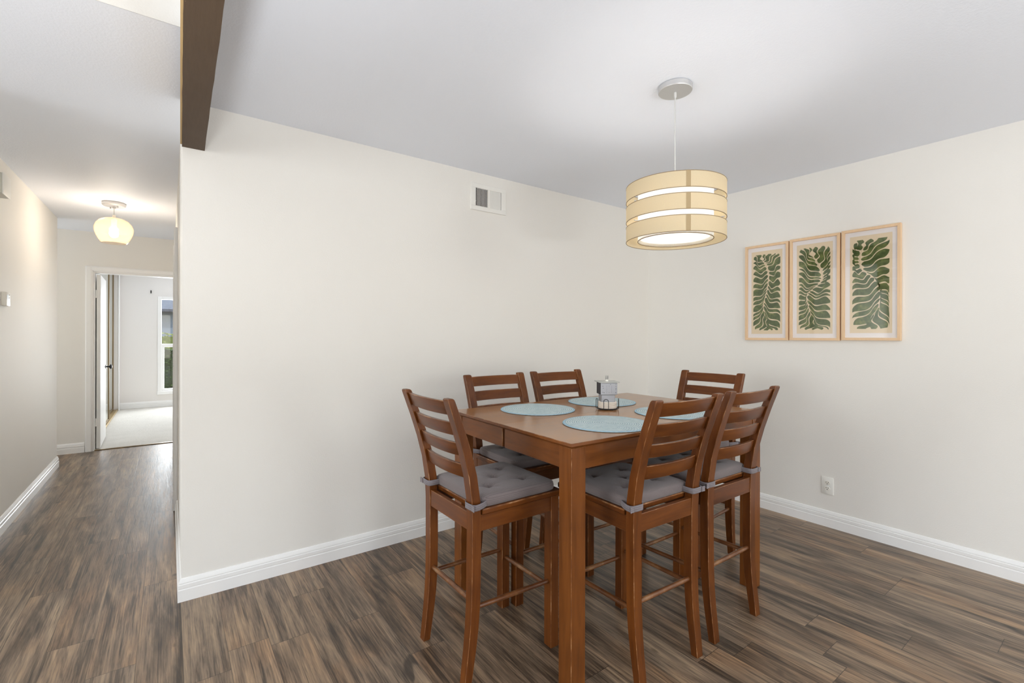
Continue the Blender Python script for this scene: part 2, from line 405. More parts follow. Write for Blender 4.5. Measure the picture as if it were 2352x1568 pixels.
baseboard('baseboard_bedroom', [(-1.1, BY), (-4.334, BY)])

# casings
def casing_profile(bm, x0, x1, y0, y1, z0, z1): bx(bm, x0, x1, y0, y1, z0, z1, .004, 2)
bm = B()
casing_profile(bm, DX0-.062, DX0, YE-.018, YE, 0, DZ+.06); casing_profile(bm, DX0, XR-.001, YE-.018, YE, DZ, DZ+.06)
bx(bm, DX0-.055, DX0-.012, YE-.022, YE-.017, 0, DZ+.05, .002); bx(bm, DX0-.012, XR-.001, YE-.022, YE-.017, DZ+.012, DZ+.05, .002)
bx(bm, DX0, DX0+.014, YE, YE+.10, 0, DZ); bx(bm, DX0+.014, XR, YE, YE+.10, DZ-.014, DZ)
struct('trim_1', bm, m_white)
bm = B(); bx(bm, DX0, XR, YE+.005, YE+.045, 0, .009, .003); struct('trim_3', bm, m_bronze)

# open bedroom door
d = thing('door_1', 'white flush bedroom door standing open at the end of the hallway', 'door', (DX0+.022, YE+.08, .012)); d['kind'] = 'structure'
d.rotation_euler = (0, 0, math.radians(1.3))
bm = B(); bx(bm, 0, .036, 0, .76, 0, 1.965, .002, 1); obj('door_leaf', bm, m_door, d)
bm = B(); lathe(bm, [(0,0),(.026,0),(.026,.006),(.010,.010),(.010,.032),(.026,.040),(.029,.052),(.024,.064),(0,.067)], 24)
for v_ in bm.verts: v_.co = V((.036+v_.co.z, .69+v_.co.x, .885+v_.co.y))
obj('door_knob', bm, m_knobblk, d)
bm = B(); lathe(bm, [(0,0),(.026,0),(.026,.006),(.010,.010),(.010,.032),(.026,.040),(.029,.052),(.024,.064),(0,.067)], 24)
for v_ in bm.verts: v_.co = V((-v_.co.z, .69+v_.co.x, .885+v_.co.y))
obj('door_knob', bm, m_knobblk, d)
for hz in (1.70, .25):
    bm = B(); tube(bm, [(-.002, -.006, hz), (-.002, -.006, hz+.09)], .006, 8); bx(bm, -.012, .03, -.003, .001, hz, hz+.09); obj('hinge', bm, m_white, d)

# closed door in the hallway's right wall
d2 = thing('door_2', 'white panelled closet door and casing on the right wall of the hallway', 'door', (XR, 1.45, 0)); d2['kind'] = 'structure'
bm = B(); bx(bm, -.020, 0, 0, .062, 0, 2.09, .003, 2); bx(bm, -.020, 0, .80, .862, 0, 2.09, .003, 2); bx(bm, -.020, 0, .062, .80, 2.03, 2.09, .003, 2)
bx(bm, -.0245, -.019, .008, .030, 0, 2.085, .002); bx(bm, -.0245, -.019, .832, .854, 0, 2.085, .002); obj('door_casing', bm, m_white, d2)
bm = B(); bx(bm, -.006, -.0005, .065, .797, .01, 2.027, .002)
for z0, z1 in ((.2, .9), (1.1, 1.85)): bx(bm, -.010, -.005, .18, .68, z0, z1, .003)
obj('door_leaf', bm, m_door, d2)
bm = B(); lathe(bm, [(0,0),(.02,0),(.02,.004),(.007,.007),(.007,.014),(.014,.018),(.013,.026),(0,.028)], 20)
for v_ in bm.verts: v_.co = V((-.006-v_.co.z*.8, .12+v_.co.x, 1.07+v_.co.y))
obj('door_knob', bm, m_steel, d2)
for hz in (.18, 1.80):
    bm = B(); tube(bm, [(-.022, .075, hz), (-.022, .075, hz+.09)], .006, 8); obj('hinge', bm, m_white, d2)

# bedroom window
w = thing('window_1', 'tall white single-hung bedroom window looking out on a hedge', 'window', ((WX0+WX1)/2, BY, WZ0)); w['kind'] = 'structure'
hw_ = (WX1-WX0)/2; hh = WZ1-WZ0; MR = .845
bm = B()
for a, b, c0, c1 in ((-hw_-.012, -hw_+.045, -.03, hh+.02), (hw_-.045, hw_+.012, -.03, hh+.02)): bx(bm, a, b, -.014, .08, c0, c1, .003)
bx(bm, -hw_+.045, hw_-.045, -.014, .08, hh-.03, hh+.02, .003); bx(bm, -hw_-.02, hw_+.02, -.03, .08, -.04, .02, .004)
obj('window_frame', bm, m_white, w)
bm = B(); bx(bm, -hw_+.04, hw_-.04, .015, .05, MR-.03, MR+.03, .003)
bx(bm, -hw_+.045, -hw_+.085, .015, .05, .02, MR-.03, .002); bx(bm, hw_-.085, hw_-.045, .015, .05, .02, MR-.03, .002); bx(bm, -hw_+.085, hw_-.085, .015, .05, .02, .06, .002)
obj('sash', bm, m_white, w)
bm = B(); bx(bm, -hw_+.08, hw_-.08, .030, .034, .055, MR-.025); bx(bm, -hw_+.04, hw_-.04, .055, .059, MR+.02, hh-.025); obj('window_pane', bm, m_pane, w)
# the other windows, behind the camera
def plain_window(name, label, loc, rz, wd, ht, nmull):
    w = thing(name, label, 'window', loc, rz); w['kind'] = 'structure'
    bm = B()
    for i in range(nmull+1):
        x = -wd/2 + wd*i/nmull; bx(bm, x-.03, x+.03, -.03, .05, 0, ht, .003)
    bx(bm, -wd/2, wd/2, -.03, .05, -.03, .03, .003); bx(bm, -wd/2, wd/2, -.03, .05, ht-.03, ht+.03, .003)
    obj('window_frame', bm, m_white, w)
plain_window('window_2', 'wide white living room window behind the dining area', (-1.4, -6.65, .25), PI, 1.6, 1.95, 1)
plain_window('window_3', 'white living room window by the entry', (-4.25, -6.65, .25), PI, 2.3, 1.95, 2)
plain_window('window_4', 'white window in the left wall of the living room', (-8.05, -1.1, .6), PI/2, 2.2, 1.7, 2)
plain_window('window_5', 'second white window in the left wall of the living room', (-8.05, -4.3, .6), PI/2, 1.8, 1.7, 2)

plain_window('added_alcove_window', 'unseen white window added at the end of the alcove to light the hallway', (-6.05, 3.82, .45), PI/2, .48, 1.7, 1)  # unseen window, added to go with the alcove fill lamp

# beam
bm = B()
x0, x1, z0, z1 = -.0465, .0465, 0, .224
bx(bm, x0, x1, -5.4, 0, z0, z1, 0, mat=0)
bmesh.ops.subdivide_edges(bm, edges=[e for e in bm.edges if abs(e.verts[0].co.y-e.verts[1].co.y) > 1], cuts=60)
for v_ in bm.verts:
    if -5.39 < v_.co.y < -.01: v_.co.x += random.uniform(-.0012, .0012); v_.co.z += random.uniform(-.0008, .0008) if v_.co.z < .1 else 0
beam = struct('ceiling_beam', bm, m_beam, label='dark brown painted wooden beam running along the ceiling above the wall end', cat='beam', smooth=0)
beam.location = (-3.5375, 0, 2.214); beam.rotation_euler = (0, 0, -math.radians(.85))
bm = B(); bx(bm, -.0535, -.0465, -5.4, -.03, .002, .150)
obj('raw_edge', bm, m_rawedge, beam, smooth=0)['label'] = 'thin raw plywood edge along the beam'

# ------------------------------------------------------------------ dining table
TX, TY, TR, TL_, TW_, TH = -1.7939, -1.1279, math.radians(-1.49), 1.336, .920, .9105
tb = thing('dining_table', 'counter height reddish brown wooden dining table with square legs', 'table', (TX, TY, 0), TR)
def top_half(y0, y1, side):
    bm = B(); hx = TL_/2; z1 = TH; z0 = TH-.021; s = side
    yo, yi = (y1, y0) if s > 0 else (y0, y1)     # outer / inner edge
    r = .005
    def ring(inset, z):
        o = yo - s*inset; k = r
        return [(-hx+inset, yi, z), (-hx+inset, o - s*k, z), (-hx+inset+k*.3, o - s*k*.3, z), (-hx+inset+k, o, z), (hx-inset-k, o, z), (hx-inset-k*.3, o-s*k*.3, z), (hx-inset, o-s*k, z), (hx-inset, yi, z)]
    rings = [ring(.0115, z0), ring(.0015, z0+.0085), ring(0, z0+.0095), ring(0, z1-.0016), ring(.0016, z1)]
    fs = loft(bm, rings)
    n = 8
    for j in range(4):
        for i in range(n-1):
            fs[j*n+i].material_index = 1 if j == 3 else 2
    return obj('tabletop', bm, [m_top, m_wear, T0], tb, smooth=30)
top_half(-TW_/2, -.0006, -1); top_half(.0006, TW_/2, 1)
INS, LG = .012, .070
lx, ly = TL_/2-INS-LG, TW_/2-INS-LG
for sx_ in (-1, 1):
    for sy_ in (-1, 1):
        bm = B(); a, b = sorted((sx_*lx, sx_*(lx+LG))); c_, d_ = sorted((sy_*ly, sy_*(ly+LG)))
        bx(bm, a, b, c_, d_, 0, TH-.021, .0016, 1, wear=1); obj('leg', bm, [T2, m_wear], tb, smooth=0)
AZ0, AZ1 = .806, TH-.0212
for sy_ in (-1, 1):
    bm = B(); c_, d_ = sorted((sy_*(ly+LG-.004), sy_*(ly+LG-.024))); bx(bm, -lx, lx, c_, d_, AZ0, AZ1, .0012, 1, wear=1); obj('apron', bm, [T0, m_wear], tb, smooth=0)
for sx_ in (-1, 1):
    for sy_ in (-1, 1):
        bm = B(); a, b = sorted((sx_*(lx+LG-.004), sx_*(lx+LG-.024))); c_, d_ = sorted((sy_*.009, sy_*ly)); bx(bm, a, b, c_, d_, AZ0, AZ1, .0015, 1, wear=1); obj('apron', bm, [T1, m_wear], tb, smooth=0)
bm = B()
for yy in (-.26, .26): bx(bm, -lx, lx, yy-.02, yy+.02, AZ1-.03, AZ1, .001)
obj('slide_rail', bm, W0, tb, smooth=0)

# ------------------------------------------------------------------ chairs
SPINE = [(0,-.0323,.0150,.0180,.1690),(.06,-.0245,.0160,.0188,.1694),(.13,-.0150,.0172,.0197,.1699),(.21,-.0065,.0184,.0206,.1706),(.30,-.0015,.0192,.0213,.1714),(.42,0,.0195,.0217,.1722),(.60,0,.0190,.0217,.1740),(.69,-.0045,.0184,.0217,.1752),(.78,-.0190,.0177,.0217,.1766),(.87,-.0430,.0168,.0217,.1784),(.96,-.0730,.0156,.0216,.1806),(1.03,-.0990,.0145,.0214,.1824),(1.058,-.1095,.0138,.0212,.1833)]
def spine(z):
    for a, b in zip(SPINE, SPINE[1:]):
        if a[0] <= z <= b[0] or b is SPINE[-1]:
            k = (z-a[0])/(b[0]-a[0]); return [a[i]+(b[i]-a[i])*k for i in range(5)]
SEATZ, FD = .652, .3807
def rear_leg(s):
    bm = B(); rings = []
    def rg(y, z, hd, hw, x): return [(s*x-hw, y-hd, z), (s*x+hw, y-hd, z), (s*x+hw, y+hd, z), (s*x-hw, y+hd, z)]
    zs = [p[0] for p in SPINE]
    for i in range(len(zs)-1):
        for k in (0, .5): 
            z = zs[i]+(zs[i+1]-zs[i])*k; _, y, hd, hw, x = spine(z); rings.append(rg(y, z, hd, hw, x))
    _, y, hd, hw, x = SPINE[-1]
    for dz, k in ((0, 1), (.008, .96), (.0120, .84), (.0142, .60)): rings.append(rg(y-dz*.38, 1.058+dz, hd*k, hw*(.5+.5*k), x))
    loft(bm, rings); sharp_bevel(bm, .0015, 40, 1, 1); return bm
def slat(z0, z1, th=.0155, bow=.021):
    bm = B(); rings = []; N = 14; xe = spine((z0+z1)/2)[4]-.006
    for i in range(N+1):
        x = -xe + 2*xe*i/N; k = x/xe; b_ = -bow*(1-k*k)
        y0, y1 = spine(z0)[1]+.006+b_, spine(z1)[1]+.006+b_
        ex = max(0, (abs(k)-.86)/.14); t2 = th/2*(1-.25*ex); dz = .003*ex
        rings.append([(x, y0-t2, z0+dz), (x, y1-t2, z1-dz), (x, y1+t2, z1-dz), (x, y0+t2, z0+dz)])
    loft(bm, rings); sharp_bevel(bm, .0020, 50, 1, 1); return bm
def make_chair(label, loc, rz):
    c = thing('counter_chair', label, 'chair', loc, rz, 'ladder back counter chairs around the table')
    bm = B(); hw = .202; yb, yf = .021, FD+.036; r = .018
    def ring(i, z):
        pts = [(-hw+i, yb+i), (hw-i, yb+i)]
        for k in range(5):
            a = PI/2*k/4; pts.append((hw-r-i*0 + (r-i)*math.cos(a)-0, yf-r + (r-i)*math.sin(a)))
        for k in range(5):
            a = PI/2+PI/2*k/4; pts.append((-hw+r + (r-i)*math.cos(a), yf-r + (r-i)*math.sin(a)))
        return [(x, y, z) for x, y in pts]
    fs = loft(bm, [ring(.004, .630), ring(0, .634), ring(0, .648), ring(.0035, SEATZ)])
    for f in fs[24:36]: f.material_index = 1
    obj('seat', bm, [W1, m_wear], c)
    for s in (-1, 1):
        obj('leg', rear_leg(s), [W2, m_wear], c, smooth=40)
        bm = B(); bx(bm, s*.1759-.0225, s*.1759+.0225, FD-.021, FD+.021, 0, .630, .0015, 1, wear=1); obj('leg', bm, [W2, m_wear], c, smooth=0)
    for z0, z1 in ((1.007,1.060),(.928,.979),(.848,.899),(.763,.816)): obj('back_slat', slat(z0, z1), [W0, m_wear], c, smooth=40)
    for s in (-1, 1):
        bm = B(); xx = s*.183; bx(bm, xx-.010, xx+.010, .012, FD-.018, .569, .630, .0012, 1, wear=1); obj('apron', bm, [W1, m_wear], c, smooth=0)
    bm = B(); bx(bm, -.156, .156, FD-.004, FD+.016, .569, .630, .0012, 1, wear=1); obj('apron', bm, [W0, m_wear], c, smooth=0)
    bm = B(); bx(bm, -.154, .154, -.016, .004, .569, .637, .0015, 1, wear=1); obj('apron', bm, [W0, m_wear], c, smooth=0)
    def rung(p, q):
        p, q = V(p), V(q); n = 8
        bm = B(); tube(bm, [p+(q-p)*i/n for i in range(n+1)], [.0086 if i in (0, n) else .0098 for i in range(n+1)], 12); obj('stretcher', bm, m_rung, c, smooth=50)
    rung((-.156, -.003, .305), (.156, -.003, .305))
    for s in (-1, 1): rung((s*.1715, .012, .280), (s*.1755, FD-.018, .272))
    rung((-.158, FD, .240), (.158, FD, .240))
    return c
CH = [
 (1, -2.7139, -1.1273, -90.05, 'brown ladder back chair at the left end of the table, nearest the hallway'),
 (2, -2.0795, -.6056, 177.95, 'brown ladder back chair on the far side behind the left blue placemat'),
 (3, -1.6019, -.6155, 177.66, 'brown ladder back chair on the far side straight behind the wire coaster rack'),
 (4, -.9637, -1.1515, 92.54, 'brown ladder back chair at the far end of the table near the framed prints'),
 (5, -1.5926, -1.668, -.79, 'brown ladder back chair on the near side furthest right, its back toward us'),
 (6, -2.067, -1.6655, -2.24, 'brown ladder back chair on the near side beside the front table leg')]
first = None
for k, x, y, a, lab in CH:
    if first is None: first = make_chair(lab, (x, y, 0), math.radians(a))
    else: dup(first, (x, y, 0), math.radians(a), lab)

# ------------------------------------------------------------------ cushions
def make_cushion(label, loc, rz):
    bm = B(); N = 44; W_, D_ = .189, .184; cy = .024+D_
    dim = [(0,0)] + [(a*.085, b*.085) for a in (-1,1) for b in (-1,1)]
    top, bot = {}, {}
    for i in range(N+1):
        for j in range(N+1):
            u_, v_ = -1+2*i/N, -1+2*j/N; s = max(abs(u_), abs(v_)); n = 13
            k = s/((abs(u_)**n+abs(v_)**n)**(1/n)) if s > 0 else 1
            x, y = W_*u_*k, D_*v_*k
            h = .0415 + .0075*(1-s*s) - .0065*s**18
            for dx, dy in dim:
                q = math.hypot(x-dx, y-dy); ang = math.atan2(y-dy, x-dx)
                h -= .0165*math.exp(-(q/.015)**2) + .0085*math.exp(-(q/.045)**2)*(1+.30*math.cos(6*ang+dx*40))
            top[i,j] = bm.verts.new((x, y+cy, h))
            bot[i,j] = bm.verts.new((x*.985, y*.985+cy, .0))
    for i in range(N):
        for j in range(N):
            bm.faces.new((top[i,j], top[i+1,j], top[i+1,j+1], top[i,j+1]))
            bm.faces.new((bot[i,j], bot[i,j+1], bot[i+1,j+1], bot[i+1,j]))
    per = [(i, 0) for i in range(N)] + [(N, j) for j in range(N)] + [(N-i, N) for i in range(N)] + [(0, N-j) for j in range(N)]
    prev_ = [bot[p] for p in per]
    for kz, out in ((.12, 1.012), (.35, 1.020), (.65, 1.020), (.88, 1.011)):
        cur = [bm.verts.new(((top[p].co.x)*out, (top[p].co.y-cy)*out+cy, top[p].co.z*kz)) for p in per]
        for i in range(len(per)):
            j = (i+1) % len(per); bm.faces.new((prev_[i], prev_[j], cur[j], cur[i]))
        prev_ = cur
    cur = [top[p] for p in per]
    for i in range(len(per)):
        j = (i+1) % len(per); bm.faces.new((prev_[i], prev_[j], cur[j], cur[i]))
    c = obj('seat_cushion', bm, m_cush, None, loc, rz, smooth=60)
    tag(c, label, 'cushion', 'tufted cushions on the chairs')
    for s in (-1, 1):
        bm = B(); p = [(s*.150, .045), (s*.1485, .022), (s*.147, -.005), (s*.149, -.022), (s*.158, -.0275), (s*.185, -.0275), (s*.206, -.025), (s*.2135, -.016), (s*.212, 0), (s*.203, .022), (s*.190, .045)]
        strip(bm, p, .004, .027, .0028); sharp_bevel(bm, .0006, 60)
        strip(bm, [(s*.204, -.0285), (s*.214, -.028), (s*.223, -.030)], .005, .026, .0026)
        obj('tie_strap', bm, m_strap, c, smooth=45)
    return c
CU = {1:'grey ribbed cushion tied on the chair at the left end of the table',
      2:'grey ribbed cushion on the far side chair behind the left placemat, half under the table',
      3:'grey ribbed cushion under the table on the far side chair behind the coaster rack',
      4:'grey ribbed cushion on the chair at the end near the framed prints',
      5:'grey ribbed cushion tied on the near side chair furthest right',
      6:'grey ribbed cushion tied on the near side chair beside the front table leg'}
firstc = None
for k, x, y, a, lab in CH:
    if firstc is None: firstc = make_cushion(CU[k], (x, y, SEATZ), math.radians(a))
    else: dup(firstc, (x, y, SEATZ), math.radians(a), CU[k])

# ------------------------------------------------------------------ things on the table
bm = B(); lathe(bm, [(0,0),(.186,0),(.192,.0008),(.194,.0022),(.1925,.0038),(.186,.0046),(0,.0046)], 96)
pm = obj('placemat', bm, m_mat, None, (-2.076,-.897,TH+.0002), .3)
tag(pm, 'round pale blue woven placemat at the far left, in front of the far side chair', 'placemat', 'round blue placemats')
for (x, y, a, lab) in ((-1.592,-.897,1.9,'round pale blue woven placemat behind the wire coaster rack'), (-2.08,-1.380,.9,'round pale blue woven placemat in front of the coaster rack, nearest the camera'), (-1.587,-1.381,2.6,'round pale blue woven placemat mostly hidden behind the near side chair backs')):
    o = pm.copy(); COL.objects.link(o); o.location = (x, y, TH+.0002); o.rotation_euler = (0,0,a); o['label'] = lab

RX, RY = -1.766, -1.098
rk = thing('coaster_rack', 'black wire coaster rack with looped uprights in the middle of the table', 'rack', (RX, RY, TH), math.radians(-36))
bm = B(); n = 40
for rr, zz in ((.057, .0065), (.045, .0065)): tube(bm, [(rr*math.cos(2*PI*k/n), rr*math.sin(2*PI*k/n), zz) for k in range(n)], .0016, 8, True)
for a in (0, PI/2): tube(bm, [(-.057*math.cos(a), -.057*math.sin(a), .0055), (.057*math.cos(a), .057*math.sin(a), .0055)], .0015, 8)
for a in (-2.5, -1.2, .1, 1.5): 
    x, y = .050*math.cos(a), .050*math.sin(a); tube(bm, [(x, y, 0), (x, y, .0065)], .003, 8)
obj('wire_base', bm, m_black, rk, smooth=60)
for a in (-2.95, -1.88, -.18, 1.3):
    bm = B(); pts = []
    for s in (-1, 1):
        col_ = [(s*.0125, z) for z in (.0065, .02, .035, .046)]
        pts += col_ if s < 0 else []
    arc = [(-.0125*math.cos(PI*k/8), .046+.0125*math.sin(PI*k/8)) for k in range(1, 8)]
    pts += arc + [(.0125, z) for z in (.046, .035, .02, .0065)]
    P = []
    for q, z in pts:
        P.append((.058*math.cos(a)-q*math.sin(a), .058*math.sin(a)+q*math.cos(a), z))
    tube(bm, P, .0016, 8); obj('wire_loop', bm, m_black, rk, smooth=60)
bm = B(); lathe(bm, [(0,0),(.047,0),(.0495,.0015),(.0495,.0068),(.047,.0083),(0,.0083)], 48)
cs = obj('coaster', bm, m_ceramic, None, (RX, RY, TH+.0082))
tag(cs, 'cream round coaster at the bottom of the stack in the wire rack', 'coaster', 'cream coasters stacked in the wire rack')
for i, lab in enumerate(('cream round coaster second from the bottom in the wire rack', 'cream round coaster second from the top in the wire rack', 'cream round coaster at the top of the stack, under the grey metal ornament'), 1):
    o = cs.copy(); COL.objects.link(o); o.location = (RX, RY, TH+.0082+i*.0085); o['label'] = lab
OZ = TH+.0082+3*.0085+.0084
om = thing('metal_ornament', 'small grey perforated metal box ornament with flat lid standing on the coasters', 'ornament', (RX-.004, RY, OZ), math.radians(-31))
bm = B(); bx(bm, -.036, .036, -.030, .030, 0, .038, .0015, 1); obj('base_box', bm, m_galv, om, smooth=0)
bm = B(); bx(bm, -.044, .044, -.040, .040, .0385, .101, .0015, 1)
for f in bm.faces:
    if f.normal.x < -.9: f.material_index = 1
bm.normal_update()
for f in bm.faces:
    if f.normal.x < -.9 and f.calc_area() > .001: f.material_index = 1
def dot(x, z, r): 
    vs = [bm.verts.new((x+r*math.cos(2*PI*k/10), -.0403, z+r*math.sin(2*PI*k/10))) for k in range(10)]; f = bm.faces.new(vs); f.material_index = 2
for i, x in enumerate((-.013, 0, .013)):
    for j in range(5):
        if i == 1 and j in (1, 2, 3): continue
        dot(x, .050+j*.0082, .0011)
for x, z in ((-.033,.083),(-.031,.073),(-.033,.052),(-.026,.050),(.035,.050),(.008,.0925)): dot(x, z, .0017)
for z in (.0925, .082, .071, .066): dot(.036, z, .0015)
obj('perforated_box', bm, [m_galv, m_galvdark, m_hole], om, smooth=0)
bm = B(); bx(bm, -.054, .054, -.050, .050, .1015, .1055, .001); obj('lid', bm, plain('pale_metal_lid', (188,190,186), .35, metal=.5), om, smooth=0)
bm = B(); lathe(bm, [(0,.1055),(.0085,.1055),(.0085,.1145),(0,.1145)], 20); obj('knob', bm, m_plast, om)
for x, y in ((-.0062,0),(-.0015,.004),(.003,-.003),(.0066,.002)):
    bm = B(); tube(bm, [(x, y, .1145), (x, y, .127), (x*1.15, y, .1365)], [.0012, .0012, .0003], 8); obj('pin', bm, m_grey, om)

# ------------------------------------------------------------------ pendant over the table
LX, LY = -1.766, -1.5045
pl = thing('drum_pendant_lamp', 'lit beige banded drum pendant lamp hanging over the table', 'pendant lamp', (LX, LY, 0))
bm = B(); lathe(bm, [(0,H-.0005),(.0715,H-.0005),(.0745,H-.004),(.0745,H-.024),(.0725,H-.027),(0,H-.029)], 64); obj('canopy', bm, m_steel, pl, smooth=30)
bm = B(); lathe(bm, [(0,H-.029),(.006,H-.029),(.006,H-.050),(.003,H-.056),(0,H-.056)], 16); tube(bm, [(0,0,H-.05),(0,0,1.90)], .0024, 8); obj('cord', bm, m_cord, pl)
RO, Z0 = .217, 1.731
bands = [(Z0, Z0+.0675), (Z0+.091, Z0+.1585), (Z0+.182, Z0+.2495)]
def ringband(bm, r, z0, z1, th=.0016, seg=96, a0=0, a1=2*PI):
    n = seg; full = a1-a0 > 6.28; rings = []
    for k in range(n if full else n+1):
        a = a0+(a1-a0)*k/n; c_, s_ = math.cos(a), math.sin(a)
        rings.append([((r-th)*c_, (r-th)*s_, z0), (r*c_, r*s_, z0), (r*c_, r*s_, z1), ((r-th)*c_, (r-th)*s_, z1)])
    loft(bm, rings, cap=not full, closed=full)
SA = math.atan2(-1.285+.0, -1.865)+math.radians(0)   # toward the viewer
SA += math.radians(14)
for z0, z1 in bands:
    bm = B(); ringband(bm, RO, z0, z1); o = obj('shade_band', bm, m_band, pl)
    for z in (z0, z1):
        b2 = B(); tube(b2, [((RO-.0005)*math.cos(2*PI*k/96), (RO-.0005)*math.sin(2*PI*k/96), z) for k in range(96)], .0016, 6, True); obj('piping', b2, m_trimdk, o, smooth=60)
    b2 = B(); ringband(b2, RO+.0012, z0+.001, z1-.001, .001, 6, SA-.042, SA+.042); obj('seam', b2, m_seam, o)
bm = B(); ringband(bm, .164, Z0+.004, Z0+.246); obj('inner_shade', bm, m_inner, pl)
bm = B()
for zz in (Z0+.004,): tube(bm, [(.164*math.cos(2*PI*k/72), .164*math.sin(2*PI*k/72), zz) for k in range(72)], .0018, 6, True)
obj('inner_rim', bm, m_trimdk, pl, smooth=60)
bm = B(); lathe(bm, [(0,Z0+.016),(.152,Z0+.016),(.152,Z0+.018),(0,Z0+.018)], 72); obj('diffuser', bm, m_diff, pl)
for a in (SA-1.15, SA+.95, SA+2.9):
    c_, s_ = math.cos(a), math.sin(a)
    for p_, q_, z, r_ in ((.164, .2155, Z0+.1645, .0022), (.164, .2155, Z0+.0785, .0022), (.152, .164, Z0+.017, .0022), (.017, .164, 1.955, .0018)):
        bm = B(); tube(bm, [(p_*c_, p_*s_, z), (q_*c_, q_*s_, z)], r_, 6); obj('spoke', bm, m_steel, pl, smooth=60)
bm = B(); lathe(bm, [(0,1.958),(.018,1.958),(.018,1.905),(0,1.905)], 20); obj('socket', bm, m_plast, pl)
bm = B(); lathe(bm, [(0,1.905),(.012,1.905),(.014,1.890),(.028,1.862),(.030,1.845),(.024,1.825),(.010,1.815),(0,1.814)], 24); obj('bulb', bm, m_bulb, pl, smooth=60)

# ------------------------------------------------------------------ hallway pendant
hx_, hy_ = -4.021, 2.526
hp = thing('bowl_pendant_lamp', 'lit amber glass bowl pendant lamp hanging in the hallway', 'pendant lamp', (hx_, hy_, 0))
bm = B(); lathe(bm, [(0,H-.0005),(.080,H-.0005),(.082,H-.004),(.082,H-.022),(.074,H-.030),(.012,H-.036),(.012,H-.048),(0,H-.048)], 48)
for a in (2.2, 5.3): lathe(bm, [(0,H-.045),(.006,H-.045),(.006,H-.030),(0,H-.030)], 12, .045*math.cos(a), .045*math.sin(a))
obj('canopy', bm, m_steel, hp, smooth=35)
bm = B(); tube(bm, [(0,0,H-.045),(0,0,2.31)], .0028, 8); obj('cord', bm, m_cord, hp)
bm = B(); lathe(bm, [(0,2.334),(.012,2.334),(.012,2.300),(.020,2.298),(.020,2.235),(0,2.235)], 20); obj('socket', bm, m_plast, hp)
pr = [(.014,2.312),(.040,2.3105),(.072,2.302),(.104,2.282),(.126,2.252),(.136,2.220),(.134,2.190),(.124,2.155),(.108,2.122),(.088,2.090)]
prof = pr + [(r-.0035 if r > .02 else r, z-(.003 if z > 2.28 else 0)) for r, z in pr[::-1]]
bm = B(); lathe(bm, prof, 56, closed=True); obj('glass_shade', bm, m_amber, hp, smooth=60)
bm = B(); lathe(bm, [(0,2.235),(.013,2.235),(.016,2.218),(.030,2.190),(.032,2.172),(.026,2.152),(.012,2.142),(0,2.141)], 24); obj('bulb', bm, m_bulb_hall, hp, smooth=60)

